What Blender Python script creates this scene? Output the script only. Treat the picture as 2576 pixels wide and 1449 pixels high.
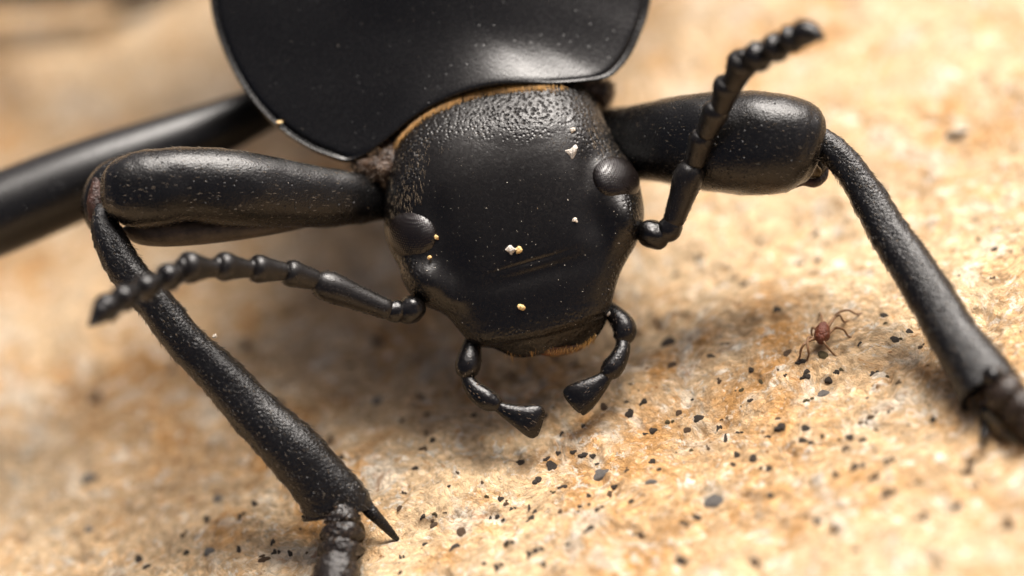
import bpy, math, random
import numpy as np
from mathutils import Vector, Matrix, noise as mnoise

# ------------------------------------------------------------------ clearing
for o in list(bpy.data.objects):
    bpy.data.objects.remove(o, do_unlink=True)
scene = bpy.context.scene
COL = scene.collection
random.seed(7)
RNG = np.random.default_rng(7)

# 1 scene unit = 1 cm; all measures below are in millimetres and scaled by MM
MM = 0.1
scene.unit_settings.system = 'METRIC'
scene.unit_settings.scale_length = 0.01

# ------------------------------------------------------------------ camera
DIST = 64.0            # mm from lens to the plane of focus
WIDE = 16.0            # mm across the plane of focus
KPX = WIDE / 2576.0    # mm per photograph pixel (2576 wide) in the plane of focus
PITCH = math.radians(40)
ROLL = math.radians(20)
FZ = 2.39              # height of the aim point over the rock, mm
r0 = np.array([1, 0, 0.]); f_ = np.array([0, math.cos(PITCH), -math.sin(PITCH)])
u0 = np.array([0, math.sin(PITCH), math.cos(PITCH)])
R_ = math.cos(ROLL) * r0 - math.sin(ROLL) * u0
U_ = math.sin(ROLL) * r0 + math.cos(ROLL) * u0
AIM = np.array([0, 0, FZ])
CAM = AIM - f_ * DIST

cam_d = bpy.data.cameras.new('camera')
cam = bpy.data.objects.new('camera', cam_d)
COL.objects.link(cam)
cam.matrix_world = Matrix(((R_[0], U_[0], -f_[0], CAM[0] * MM), (R_[1], U_[1], -f_[1], CAM[1] * MM),
                           (R_[2], U_[2], -f_[2], CAM[2] * MM), (0, 0, 0, 1)))
cam_d.sensor_width = 36
cam_d.lens = 36 * DIST / WIDE
cam_d.clip_start = 0.05
cam_d.clip_end = 2000
cam_d.dof.use_dof = True
cam_d.dof.focus_distance = (DIST + 0.12) * MM
APERTURE = 3.7         # mm, diameter
cam_d.dof.aperture_fstop = cam_d.lens * 1e-3 / (APERTURE * MM)
scene.camera = cam

# ------------------------------------------------------------------ light
SUN = np.array([0.46, 0.34, 0.84]); SUN /= np.linalg.norm(SUN)
elev = math.asin(SUN[2]); azim = math.atan2(SUN[0], SUN[1])
world = bpy.data.worlds.new('World'); scene.world = world
world.use_nodes = True
wn = world.node_tree.nodes; wl = world.node_tree.links
sky = wn.new('ShaderNodeTexSky'); sky.sky_type = 'NISHITA'; sky.sun_disc = False
sky.sun_elevation = elev; sky.sun_rotation = azim
sky.dust_density = 8.0; sky.air_density = 0.2; sky.ozone_density = 0.0
wl.new(sky.outputs[0], wn['Background'].inputs[0])
wn['Background'].inputs[1].default_value = 0.13
sd = bpy.data.lights.new('sun', 'SUN'); sd.energy = 4.6; sd.angle = math.radians(38)
sd.color = (1.0, 0.96, 0.90)
so = bpy.data.objects.new('sun', sd); COL.objects.link(so)
so.rotation_euler = Vector(SUN).to_track_quat('Z', 'Y').to_euler()

scene.render.engine = 'CYCLES'
scene.cycles.use_denoising = True
scene.cycles.max_bounces = 6
scene.view_settings.view_transform = 'Standard'
scene.view_settings.look = 'None'
scene.view_settings.exposure = 0.48
scene.view_settings.gamma = 1.0

# ------------------------------------------------------------------ helpers
def P(x, y, d=0.0):
    """photograph pixel (2576 wide) and millimetres behind the plane of focus -> mm in the world"""
    return CAM + (DIST + d) * (f_ + ((x - 1288) * KPX / DIST) * R_ - ((y - 724.5) * KPX / DIST) * U_)

def PA(x, y, d):
    x = np.asarray(x, float)[..., None]; y = np.asarray(y, float)[..., None]; d = np.asarray(d, float)[..., None]
    return CAM + (DIST + d) * (f_ + ((x - 1288) * KPX / DIST) * R_ - ((y - 724.5) * KPX / DIST) * U_)

def smooth01(t):
    t = np.clip(t, 0, 1)
    return t * t * (3 - 2 * t)

_perm = np.random.default_rng(3).permutation(256)
_ang = np.random.default_rng(4).random(256) * 2 * np.pi
def gnoise(x, y, seed=0):
    xi = np.floor(x).astype(int); yi = np.floor(y).astype(int)
    xf = x - xi; yf = y - yi
    def g(ix, iy, fx, fy):
        a = _ang[_perm[(_perm[(ix + seed) & 255] + iy) & 255]]
        return np.cos(a) * fx + np.sin(a) * fy
    sx = xf * xf * xf * (xf * (xf * 6 - 15) + 10); sy = yf * yf * yf * (yf * (yf * 6 - 15) + 10)
    a = g(xi, yi, xf, yf); b = g(xi + 1, yi, xf - 1, yf)
    c = g(xi, yi + 1, xf, yf - 1); d = g(xi + 1, yi + 1, xf - 1, yf - 1)
    return (a + (b - a) * sx) * (1 - sy) + (c + (d - c) * sx) * sy
def fbm(x, y, octaves, seed=0, gain=0.5):
    s = 0; amp = 1
    for k in range(octaves):
        s = s + amp * gnoise(x * 2 ** k + 13.7 * k, y * 2 ** k - 7.3 * k, seed + 17 * k)
        amp *= gain
    return s

def cr(pts, n):
    """Catmull-Rom through rows of pts, n steps per interval"""
    pts = np.asarray(pts, float)
    q = np.vstack([2 * pts[0] - pts[1], pts, 2 * pts[-1] - pts[-2]])
    out = []
    for i in range(1, len(q) - 2):
        p0, p1, p2, p3 = q[i - 1], q[i], q[i + 1], q[i + 2]
        for k in range(n):
            t = k / n
            out.append(0.5 * ((2 * p1) + (-p0 + p2) * t + (2 * p0 - 5 * p1 + 4 * p2 - p3) * t * t + (-p0 + 3 * p1 - 3 * p2 + p3) * t ** 3))
    out.append(pts[-1])
    return np.array(out)

def cr_closed(pts, n):
    pts = np.asarray(pts, float); m = len(pts); out = []
    for i in range(m):
        p0, p1, p2, p3 = pts[i - 1], pts[i], pts[(i + 1) % m], pts[(i + 2) % m]
        for k in range(n):
            t = k / n
            out.append(0.5 * ((2 * p1) + (-p0 + p2) * t + (2 * p0 - 5 * p1 + 4 * p2 - p3) * t * t + (-p0 + 3 * p1 - 3 * p2 + p3) * t ** 3))
    return np.array(out)

def ring_faces(rows, n, close0=True, close1=True):
    """faces for rows x n ring grid; optional pole vertices are appended by the caller"""
    i = np.arange(rows - 1)[:, None]; j = np.arange(n)[None, :]
    a = i * n + j; b = i * n + (j + 1) % n
    q = np.stack([a, b, b + n, a + n], -1).reshape(-1, 4)
    return [tuple(r) for r in q.tolist()]

def mesh_obj(name, V, F, mat, parent=None, origin=None, smooth=True):
    """one mesh object; V in mm world coordinates"""
    V = np.asarray(V, float)
    base = np.zeros(3)
    if parent is not None:
        p = parent
        while p is not None:
            base = base + np.array(p.location) / MM; p = p.parent
    if origin is None:
        origin = V.mean(0)
    me = bpy.data.meshes.new(name)
    me.from_pydata(((V - origin) * MM).tolist(), [], F)
    me.polygons.foreach_set('use_smooth', [smooth] * len(me.polygons))
    me.materials.append(mat)
    me.update()
    ob = bpy.data.objects.new(name, me)
    ob.location = Vector((np.asarray(origin) - base) * MM)
    COL.objects.link(ob)
    if parent is not None:
        ob.parent = parent
    ob['_v'] = 0
    del ob['_v']
    return ob

def empty(name, loc, parent=None):
    o = bpy.data.objects.new(name, None); COL.objects.link(o)
    base = np.zeros(3); p = parent
    while p is not None:
        base = base + np.array(p.location) / MM; p = p.parent
    o.location = Vector((np.asarray(loc) - base) * MM); o.empty_display_size = 0.05
    if parent is not None: o.parent = parent
    return o

def tag(o, label, cat, group=None, kind=None):
    o['label'] = label; o['category'] = cat
    if group: o['group'] = group
    if kind: o['kind'] = kind
    return o

def fix_normals(V, F):
    return F

def tube(st, n=28, steps=6, cap0=0.6, cap1=0.6, sq=2.0, rough=0.0, rscale=6.0, cup=None, edge=None):
    """st rows: x, y (pixels), d (mm), width px, [thickness px]. Rounded caps (0 = flat), cup = depth of a hollow end in px."""
    st = [list(s) + [s[3]] if len(s) == 4 else list(s) for s in st]
    S = cr(st, steps)
    C = PA(S[:, 0], S[:, 1], S[:, 2])
    W = np.maximum(S[:, 3], 0.6) * KPX / 2; Tk = np.maximum(S[:, 4], 0.6) * KPX / 2
    T = np.gradient(C, axis=0); T /= np.linalg.norm(T, axis=1)[:, None] + 1e-12
    rows = []
    def cap(c, t, w, k, k0, sgn):
        out = []
        for i in range(1, 6):
            a = i / 6 * math.pi / 2
            out.append((c + sgn * t * math.sin(a) * k0 * min(w, k), t, w * math.cos(a), k * math.cos(a)))
        return out
    if cap0:
        rows += cap(C[0], T[0], W[0], Tk[0], cap0, -1)[::-1]
    rows += [(C[i], T[i], W[i], Tk[i]) for i in range(len(C))]
    if cup:
        for q, fr in ((0.0, 0.93), (0.1, 0.86), (0.5, 0.8), (0.9, 0.6), (1.0, 0.3)):
            rows.append((C[-1] - T[-1] * cup * KPX * q, T[-1], W[-1] * fr, Tk[-1] * fr))
    elif cap1:
        rows += cap(C[-1], T[-1], W[-1], Tk[-1], cap1, 1)
    a = np.linspace(0, 2 * np.pi, n, endpoint=False)
    ca = np.sign(np.cos(a)) * np.abs(np.cos(a)) ** (2 / sq); sa = np.sign(np.sin(a)) * np.abs(np.sin(a)) ** (2 / sq)
    V = []
    side_prev = None
    for (c, t, w, k) in rows:
        s = np.cross(t, f_)
        if np.linalg.norm(s) < 0.15 and side_prev is not None:
            s = side_prev
        s = s / (np.linalg.norm(s) + 1e-12)
        side_prev = s
        o = np.cross(s, t); o /= np.linalg.norm(o)
        V.append(c + np.outer(ca * w, s) + np.outer(sa * k, o))
    V = np.concatenate(V)
    if rough or edge:
        ctr = np.repeat(np.array([r[0] for r in rows]), n, axis=0)
        nrm = V - ctr; ln = np.linalg.norm(nrm, axis=1)[:, None] + 1e-9; nrm = nrm / ln
        if rough:
            dn = np.array([mnoise.noise(Vector(v * rscale)) + 0.5 * mnoise.noise(Vector(v * rscale * 2.3)) for v in V])
            V = V + nrm * (dn * rough)[:, None]
        if edge:
            V = V + nrm * edge(np.repeat(np.linspace(0, 1, len(rows)), n), np.tile(ca, len(rows)))[:, None]
    F = ring_faces(len(rows), n)
    m = len(rows)
    V = np.vstack([V, rows[0][0] - (rows[0][1] * 0.01 * rows[0][2] if cap0 else 0), rows[-1][0]])
    p0, p1 = m * n, m * n + 1
    F += [(p0, (j + 1) % n, j) for j in range(n)]
    F += [(p1, (m - 1) * n + j, (m - 1) * n + (j + 1) % n) for j in range(n)]
    return V, [tuple(reversed(q)) for q in F]

def ellipsoid(c, ax, n=28, m=18, rough=0, rscale=5):
    """c centre mm; ax three semi-axis vectors mm"""
    V = []; F = []
    for i in range(m + 1):
        th = math.pi * i / m
        for j in range(n):
            ph = 2 * math.pi * j / n
            e = math.sin(th) * math.cos(ph) * ax[0] + math.sin(th) * math.sin(ph) * ax[1] + math.cos(th) * ax[2]
            k = 1
            if rough: k += rough * mnoise.noise(Vector(e * rscale + c))
            V.append(c + e * k)
    F = ring_faces(m + 1, n)
    return np.array(V), F

def inflate(poly, dfun, t_front, t_back, n=6, rows=10, power=0.5):
    """closed lens-like solid over a star-shaped pixel outline; dfun(x, y) mm depth of its mid plane"""
    o = cr_closed(poly, n); c = o.mean(0); N = len(o)
    V = []
    for sgn, tt in ((-1, t_front), (1, t_back)):
        for i in range(rows):
            s = 1 - i / rows
            q = c + (o - c) * s
            V.append(PA(q[:, 0], q[:, 1], dfun(q[:, 0], q[:, 1]) + sgn * tt * (1 - s * s) ** power))
    V = V[:rows][::-1] + V[rows + 1:]
    V = np.concatenate(V)
    F = ring_faces(2 * rows - 1, N)
    m = 2 * rows - 1
    V = np.vstack([V, P(c[0], c[1], dfun(c[0], c[1]) - t_front), P(c[0], c[1], dfun(c[0], c[1]) + t_back)])
    F += [(m * N, (j + 1) % N, j) for j in range(N)]
    F += [(m * N + 1, (m - 1) * N + j, (m - 1) * N + (j + 1) % N) for j in range(N)]
    return V, F

def surf_sample(V, F, count, keep=None):
    """random points and outward normals on a mesh"""
    tri = []
    for q in F:
        tri.append(q[:3])
        if len(q) == 4: tri.append((q[0], q[2], q[3]))
    tri = np.array(tri); A = V[tri[:, 0]]; B = V[tri[:, 1]]; C = V[tri[:, 2]]
    nr = np.cross(B - A, C - A); ar = np.linalg.norm(nr, axis=1) + 1e-15
    k = RNG.choice(len(tri), count, p=ar / ar.sum())
    a = RNG.random(count); b = RNG.random(count); sw = a + b > 1
    a[sw] = 1 - a[sw]; b[sw] = 1 - b[sw]
    p = A[k] + (B - A)[k] * a[:, None] + (C - A)[k] * b[:, None]
    nn = nr[k] / ar[k][:, None]
    return p, nn

def to_px(V):
    q = V - CAM; dep = q @ f_
    return 1288 + (q @ R_) / dep * DIST / KPX, 724.5 - (q @ U_) / dep * DIST / KPX, dep - DIST

def hairs(P0, DIR, length, width, bend=None):
    """tapered three-sided bristles in one mesh"""
    V = []; F = []
    for i in range(len(P0)):
        p = P0[i]; d = DIR[i] / (np.linalg.norm(DIR[i]) + 1e-9)
        L = length[i] if hasattr(length, '__len__') else length
        b = bend[i] if bend is not None else np.zeros(3)
        s = np.cross(d, [0.3, 0.5, 0.8]); s /= np.linalg.norm(s) + 1e-9
        o = np.cross(s, d)
        k = len(V)
        for (t, w) in ((-0.15, 1), (0.5, 0.8)):
            c = p + d * L * t + b * L * t * t
            for a in (0, 2.094, 4.189):
                V.append(c + (s * math.cos(a) + o * math.sin(a)) * width * w / 2)
        V.append(p + d * L + b * L)
        for j in range(3):
            j2 = (j + 1) % 3
            F.append((k + j, k + j2, k + 3 + j2, k + 3 + j)); F.append((k + 3 + j, k + 3 + j2, k + 6))
    return np.array(V), F

# ------------------------------------------------------------------ materials
def new_mat(name):
    m = bpy.data.materials.new(name); m.use_nodes = True
    nt = m.node_tree
    return m, nt, nt.nodes['Principled BSDF']
def nd(nt, typ, **kw):
    n = nt.nodes.new(typ)
    for k, v in kw.items(): setattr(n, k, v)
    return n
def mixc(nt, fac, a, b, mode='MIX'):
    n = nt.nodes.new('ShaderNodeMix'); n.data_type = 'RGBA'; n.blend_type = mode
    for sock, v in ((n.inputs[0], fac), (n.inputs[6], a), (n.inputs[7], b)):
        if isinstance(v, (int, float)): sock.default_value = v
        elif isinstance(v, tuple): sock.default_value = (*v, 1)
        else: nt.links.new(v, sock)
    return n.outputs[2]
def noise_n(nt, vec, scale, detail=4, rough=0.55, dist=0.0):
    n = nt.nodes.new('ShaderNodeTexNoise'); n.inputs['Scale'].default_value = scale
    n.inputs['Detail'].default_value = detail; n.inputs['Roughness'].default_value = rough
    n.inputs['Distortion'].default_value = dist
    nt.links.new(vec, n.inputs['Vector']); return n.outputs[0]
def voro(nt, vec, scale, feature='F1', out=0, rnd=1.0):
    n = nt.nodes.new('ShaderNodeTexVoronoi'); n.feature = feature; n.inputs['Scale'].default_value = scale
    n.inputs['Randomness'].default_value = rnd
    nt.links.new(vec, n.inputs['Vector']); return n.outputs[out]
def remap(nt, v, a, b, c=0.0, d=1.0):
    n = nt.nodes.new('ShaderNodeMapRange'); nt.links.new(v, n.inputs[0])
    for i, q in enumerate((a, b, c, d)): n.inputs[i + 1].default_value = q
    n.interpolation_type = 'SMOOTHSTEP'
    return n.outputs[0]
def math_n(nt, op, a, b=0.0):
    n = nt.nodes.new('ShaderNodeMath'); n.operation = op
    for i, v in enumerate((a, b)):
        if isinstance(v, (int, float)): n.inputs[i].default_value = v
        else: nt.links.new(v, n.inputs[i])
    return n.outputs[0]
def bump(nt, h, dist, strength=1.0, nrm=None):
    n = nt.nodes.new('ShaderNodeBump'); n.inputs['Distance'].default_value = dist; n.inputs['Strength'].default_value = strength
    nt.links.new(h, n.inputs['Height'])
    if nrm is not None: nt.links.new(nrm, n.inputs['Normal'])
    return n.outputs[0]
def objcoord(nt):
    return nt.nodes.new('ShaderNodeTexCoord').outputs['Object']

def cuticle(name, base=(0.0042, 0.0040, 0.0040), rough=0.34, pit_scale=90, pit=0.0009, grain_scale=500, grain=0.00025,
            dust=0.35, attr=None, facet=None, spec=0.42):
    m, nt, b = new_mat(name)
    v = objcoord(nt)
    big = noise_n(nt, v, 9, 5)
    fine = noise_n(nt, v, 160, 3)
    # fine pale dust film with a shape of its own
    film = math_n(nt, 'MULTIPLY', remap(nt, big, 0.45, 0.75), remap(nt, fine, 0.45, 0.7))
    col = mixc(nt, math_n(nt, 'MULTIPLY', film, dust * 0.05), base, (0.30, 0.24, 0.17))
    speck = voro(nt, v, 130)
    sp = remap(nt, speck, 0.045, 0.02)
    spm = math_n(nt, 'MULTIPLY', sp, remap(nt, noise_n(nt, v, 30, 2), 0.5, 0.62))
    col = mixc(nt, math_n(nt, 'MULTIPLY', spm, dust), col, (0.6, 0.55, 0.46))
    nt.links.new(col, b.inputs['Base Color'])
    rr = nt.nodes.new('ShaderNodeMapRange'); nt.links.new(fine, rr.inputs[0])
    rr.inputs[1].default_value = 0.3; rr.inputs[2].default_value = 0.75
    rr.inputs[3].default_value = rough - 0.05; rr.inputs[4].default_value = rough + 0.09
    nt.links.new(rr.outputs[0], b.inputs['Roughness'])
    b.inputs['Specular IOR Level'].default_value = spec
    n = None
    pits = remap(nt, voro(nt, v, pit_scale), 0.07, 0.17)
    amt = pit
    if attr:
        at = nd(nt, 'ShaderNodeAttribute', attribute_name=attr)
        rug = noise_n(nt, v, 150, 3, 0.6)
        cob = remap(nt, voro(nt, v, 150), 0.0, 0.55)
        hh = math_n(nt, 'ADD', math_n(nt, 'MULTIPLY', cob, 0.7), math_n(nt, 'MULTIPLY', rug, 0.6))
        hh = math_n(nt, 'MULTIPLY', hh, at.outputs['Fac'])
        n = bump(nt, hh, 0.0026)
        rmix = math_n(nt, 'ADD', rr.outputs[0], math_n(nt, 'MULTIPLY', at.outputs['Fac'], 0.03))
        nt.links.new(rmix, b.inputs['Roughness'])
    if facet:
        n = bump(nt, remap(nt, voro(nt, v, facet, rnd=0.15), 0.55, 0.05), 0.0005, nrm=n)
    n = bump(nt, pits, pit, nrm=n)
    n = bump(nt, noise_n(nt, v, grain_scale, 3), grain, nrm=n)
    nt.links.new(n, b.inputs['Normal'])
    return m

M_PRON = cuticle('pronotum cuticle', rough=0.25, pit_scale=66, pit=0.0004, grain_scale=260, grain=0.0005, dust=0.05)
M_HEAD = cuticle('head cuticle', base=(0.0050, 0.0043, 0.0038), rough=0.25, pit_scale=120, pit=0.0002, attr='pits')
M_LEG = cuticle('leg cuticle', rough=0.23, pit_scale=75, pit=0.0014, grain_scale=300, grain=0.0010)
M_TIBIA = cuticle('tibia cuticle', rough=0.21, pit_scale=85, pit=0.0022, grain_scale=240, grain=0.0020, dust=0.4)
M_FAR = cuticle('middle leg cuticle', rough=0.30, pit_scale=100, pit=0.0006)
M_ANT = cuticle('antenna cuticle', base=(0.0065, 0.0055, 0.005), rough=0.30, pit_scale=170, pit=0.0012, grain=0.0004, dust=0.2)
M_GLOSS = cuticle('glossy cuticle', base=(0.004, 0.0035, 0.0035), rough=0.19, pit_scale=170, pit=0.0007, grain_scale=260, grain=0.0010, dust=0.2)
M_EYE = cuticle('compound eye', base=(0.007, 0.005, 0.0045), rough=0.20, facet=320, pit=0.0, grain=0.0, dust=0.1)
M_DIRTY = cuticle('dirty tarsus cuticle', base=(0.010, 0.007, 0.0055), rough=0.22, pit_scale=90, pit=0.0025, grain_scale=120, grain=0.0045, dust=0.8)

def simple(name, col, rough=0.5, bscale=0, bdist=0.0, var=0.0, trans=0.0, sss=0.0):
    m, nt, b = new_mat(name)
    v = objcoord(nt)
    c = mixc(nt, remap(nt, noise_n(nt, v, 60, 4), 0.3, 0.7), col, tuple(max(0, q * (1 - var)) for q in col))
    nt.links.new(c, b.inputs['Base Color'])
    b.inputs['Roughness'].default_value = rough
    if trans: b.inputs['Transmission Weight'].default_value = trans
    if sss:
        b.inputs['Subsurface Weight'].default_value = sss
        b.inputs['Subsurface Radius'].default_value = (0.02, 0.008, 0.004)
    if bscale:
        nt.links.new(bump(nt, noise_n(nt, v, bscale, 4), bdist), b.inputs['Normal'])
    return m
M_DIRTY2 = cuticle('earthy tarsus cuticle', base=(0.020, 0.012, 0.008), rough=0.26, pit_scale=70, pit=0.004, grain_scale=100, grain=0.006, dust=1.0)
M_GOLD = simple('golden bristles', (0.66, 0.36, 0.10), 0.35, var=0.5)
M_BROWNH = simple('brown bristles', (0.20, 0.12, 0.06), 0.4, var=0.5)
M_PALEH = simple('pale setae', (0.26, 0.20, 0.135), 0.35, var=0.5)
M_DARKH = simple('dark setae', (0.03, 0.022, 0.016), 0.4, var=0.3)
M_NECK = simple('brown neck membrane', (0.060, 0.030, 0.013), 0.45, 120, 0.006, 0.7)
M_JOINT = simple('reddish joint membrane', (0.055, 0.018, 0.010), 0.4, 200, 0.004, 0.6)
M_KEEL = simple('brown ground reflection on keel', (0.075, 0.056, 0.040), 0.5, 140, 0.002, 0.5)  # rock's reflection on the black keel, painted in as an even brown
M_AMBER = simple('amber labrum', (0.16, 0.055, 0.012), 0.3, 150, 0.001, 0.6)
M_SPUR = simple('olive translucent spur', (0.26, 0.18, 0.08), 0.25, 90, 0.001, 0.6, trans=0.25)
M_DUST = simple('pale mineral dust', (0.74, 0.66, 0.55), 0.5, 300, 0.001, 0.25)
M_OCHRE = simple('ochre mineral grain', (0.80, 0.55, 0.24), 0.35, 300, 0.001, 0.3, sss=0.3)
M_WHITE = simple('whitish mineral flake', (0.62, 0.57, 0.50), 0.3, 250, 0.0015, 0.35)
M_LICHEN = simple('dark lichen', (0.105, 0.074, 0.050), 0.75, 130, 0.008, 0.75)
M_LICHB = simple('brown lichen', (0.22, 0.125, 0.06), 0.75, 120, 0.006, 0.7)
M_LICHG = simple('grey mineral inclusion', (0.24, 0.22, 0.20), 0.6, 160, 0.003, 0.6)
M_OLIVE = simple('olive algae crust', (0.22, 0.16, 0.06), 0.8, 120, 0.006, 0.7)
M_MITE = simple('rust red mite skin', (0.17, 0.040, 0.014), 0.4, 300, 0.003, 0.4, sss=0.2)
M_MLEG = simple('tan mite leg', (0.27, 0.14, 0.06), 0.4, 300, 0.002, 0.4)

def rock_material():
    m, nt, b = new_mat('pale orange limestone')
    v = objcoord(nt)
    warp = nt.nodes.new('ShaderNodeVectorMath'); warp.operation = 'ADD'
    nz = nt.nodes.new('ShaderNodeTexNoise'); nz.inputs['Scale'].default_value = 6; nz.inputs['Detail'].default_value = 4
    nt.links.new(v, nz.inputs['Vector'])
    sc = nt.nodes.new('ShaderNodeVectorMath'); sc.operation = 'SCALE'; sc.inputs['Scale'].default_value = 0.12
    nt.links.new(nz.outputs['Color'], sc.inputs[0]); nt.links.new(v, warp.inputs[0]); nt.links.new(sc.outputs[0], warp.inputs[1])
    w = warp.outputs[0]
    broad = noise_n(nt, w, 1.6, 3, 0.5)
    mid = noise_n(nt, w, 7.5, 5, 0.6)
    patch = noise_n(nt, w, 11, 4, 0.6)
    grain = noise_n(nt, w, 75, 5, 0.7)
    fine = noise_n(nt, w, 230, 4, 0.7)
    cream = (0.68, 0.485, 0.285); orange = (0.56, 0.295, 0.10); white = (0.76, 0.67, 0.53); rust = (0.42, 0.20, 0.085); grey = (0.46, 0.40, 0.33)
    c = mixc(nt, remap(nt, mid, 0.46, 0.68), cream, orange)
    c = mixc(nt, math_n(nt, 'MULTIPLY', remap(nt, broad, 0.50, 0.72), 0.55), c, orange)
    c = mixc(nt, remap(nt, patch, 0.54, 0.68, 0, 0.8), c, white)
    c = mixc(nt, remap(nt, noise_n(nt, w, 11, 4, 0.65), 0.63, 0.72, 0, 0.75), c, rust)
    c = mixc(nt, remap(nt, noise_n(nt, w, 9, 3, 0.6, 0.4), 0.66, 0.76, 0, 0.6), c, grey)
    c = mixc(nt, remap(nt, grain, 0.52, 0.66, 0, 0.55), c, (0.80, 0.70, 0.55))
    c = mixc(nt, remap(nt, grain, 0.44, 0.30, 0, 0.5), c, (0.46, 0.25, 0.09))
    c = mixc(nt, remap(nt, fine, 0.42, 0.28, 0, 0.4), c, (0.34, 0.19, 0.08))
    chalk = noise_n(nt, w, 34, 5, 0.7)
    c = mixc(nt, remap(nt, chalk, 0.57, 0.62, 0, 0.7), c, (0.80, 0.74, 0.63))
    c = mixc(nt, remap(nt, noise_n(nt, w, 46, 5, 0.7), 0.61, 0.66, 0, 0.7), c, (0.50, 0.24, 0.07))
    # hairline veins
    ve = voro(nt, w, 26, 'DISTANCE_TO_EDGE')
    vm = math_n(nt, 'MULTIPLY', remap(nt, ve, 0.035, 0.005), remap(nt, noise_n(nt, w, 14, 3), 0.52, 0.66, 0, 0.5))
    c = mixc(nt, vm, c, (0.33, 0.20, 0.09))
    # scattered tiny mineral specks
    for scl, th, colr, gate in ((26, 0.13, (0.10, 0.075, 0.05), 0.56), (48, 0.15, (0.15, 0.10, 0.05), 0.54), (34, 0.14, (0.30, 0.13, 0.04), 0.55)):
        vd = voro(nt, w, scl)
        k = math_n(nt, 'MULTIPLY', remap(nt, vd, th, th * 0.55), remap(nt, noise_n(nt, v, scl * 0.22, 2), gate, gate + 0.05))
        c = mixc(nt, k, c, colr)
    # crystals and sand grains of slightly different tone
    hts = []
    for scl, lo, hi in ((62, 0.88, 1.09), (125, 0.82, 1.13)):
        vn = nt.nodes.new('ShaderNodeTexVoronoi'); vn.inputs['Scale'].default_value = scl; nt.links.new(w, vn.inputs['Vector'])
        sx = nt.nodes.new('ShaderNodeSeparateColor'); nt.links.new(vn.outputs['Color'], sx.inputs[0])
        tone = remap(nt, sx.outputs[0], 0.0, 1.0, lo, hi)
        tn = nt.nodes.new('ShaderNodeCombineColor')
        for q in range(3): nt.links.new(tone, tn.inputs[q])
        c = mixc(nt, 1.0, c, tn.outputs[0], 'MULTIPLY')
        hts.append(math_n(nt, 'ADD', math_n(nt, 'MULTIPLY', sx.outputs[1], 0.6), math_n(nt, 'SUBTRACT', 1.0, vn.outputs['Distance'])))
    nt.links.new(c, b.inputs['Base Color'])
    b.inputs['Roughness'].default_value = 0.82
    b.inputs['Specular IOR Level'].default_value = 0.3
    n = bump(nt, grain, 0.009, 0.9)
    n = bump(nt, hts[0], 0.0018, 0.9, n)
    n = bump(nt, hts[1], 0.0018, 0.9, n)
    n = bump(nt, fine, 0.005, 1.0, n)
    nt.links.new(n, b.inputs['Normal'])
    return m
M_ROCK = rock_material()

# ------------------------------------------------------------------ the rock
def rock_h(x, y):
    """height of the rock in mm at world x, y (mm)"""
    x = np.asarray(x, float); y = np.asarray(y, float)
    lip = -0.45 + 0.55 * fbm(x * 0.16 + 3.1, y * 0 + 0.7, 2, 5) + 0.25 * gnoise(x * 0.9, y * 0.3, 9)
    h = -0.22 * smooth01((y - lip) / 1.1)
    near = smooth01((26 - np.hypot(x, y)) / 14)
    h = h + 0.22 * fbm(x * 0.22, y * 0.26, 2, 21) * (0.4 + 0.6 * near)
    h = h + 0.13 * fbm(x * 0.75, y * 0.8, 2, 31)
    g = fbm(x * 2.2, y * 2.2, 3, 41)
    h = h + 0.050 * g
    pit = np.clip(fbm(x * 1.7 + 5, y * 1.7, 3, 61) - 0.22, 0, 1)
    h = h - 0.22 * pit
    knob = np.clip(gnoise(x * 2.6 + 9, y * 2.6, 71) - 0.28, 0, 1)
    h = h + 0.18 * knob
    h = h + 0.026 * fbm(x * 6, y * 6, 3, 51, 0.6)
    return h + 0.10

def axis(dense0, dense1, step, far, g=1.13):
    a = list(np.arange(dense0, dense1 + 1e-6, step))
    s = step; q = a[-1]; hi = []
    while q < far: s *= g; q += s; hi.append(q)
    s = step; q = a[0]; lo = []
    while q > -far: s *= g; q -= s; lo.append(q)
    return np.array(lo[::-1] + a + hi)
gx = axis(-9.5, 9.5, 0.032, 3000, 1.10)
gy = axis(-4.5, 2.2, 0.028, 3000, 1.06)
GX, GY = np.meshgrid(gx, gy)
GZ = rock_h(GX, GY)
co = np.stack([GX, GY, GZ], -1).reshape(-1, 3) * MM
nx_, ny_ = len(gx), len(gy)
me = bpy.data.meshes.new('rock_ground')
me.vertices.add(len(co)); me.vertices.foreach_set('co', co.ravel())
ii = (np.arange(ny_ - 1)[:, None] * nx_ + np.arange(nx_ - 1)[None, :])
quads = np.stack([ii, ii + 1, ii + 1 + nx_, ii + nx_], -1).reshape(-1)
nq = len(quads) // 4
me.loops.add(nq * 4); me.loops.foreach_set('vertex_index', quads)
me.polygons.add(nq); me.polygons.foreach_set('loop_start', np.arange(nq) * 4)
me.polygons.foreach_set('use_smooth', np.ones(nq, bool))
me.update(); me.validate()
me.materials.append(M_ROCK)
rock = bpy.data.objects.new('rock_ground', me); COL.objects.link(rock)
rock['kind'] = 'structure'
rock['label'] = 'pale cream and orange limestone rock dotted with dark lichen specks'
rock['category'] = 'rock'

def ground_d(x, y):
    """depth at which the sight line through a pixel meets the rock"""
    lo, hi = -14.0, 40.0
    for _ in range(48):
        m = (lo + hi) / 2; p = P(x, y, m)
        if p[2] > rock_h(p[0], p[1]): lo = m
        else: hi = m
    return (lo + hi) / 2
def ground_pt(x, y):
    return P(x, y, ground_d(x, y))

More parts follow.
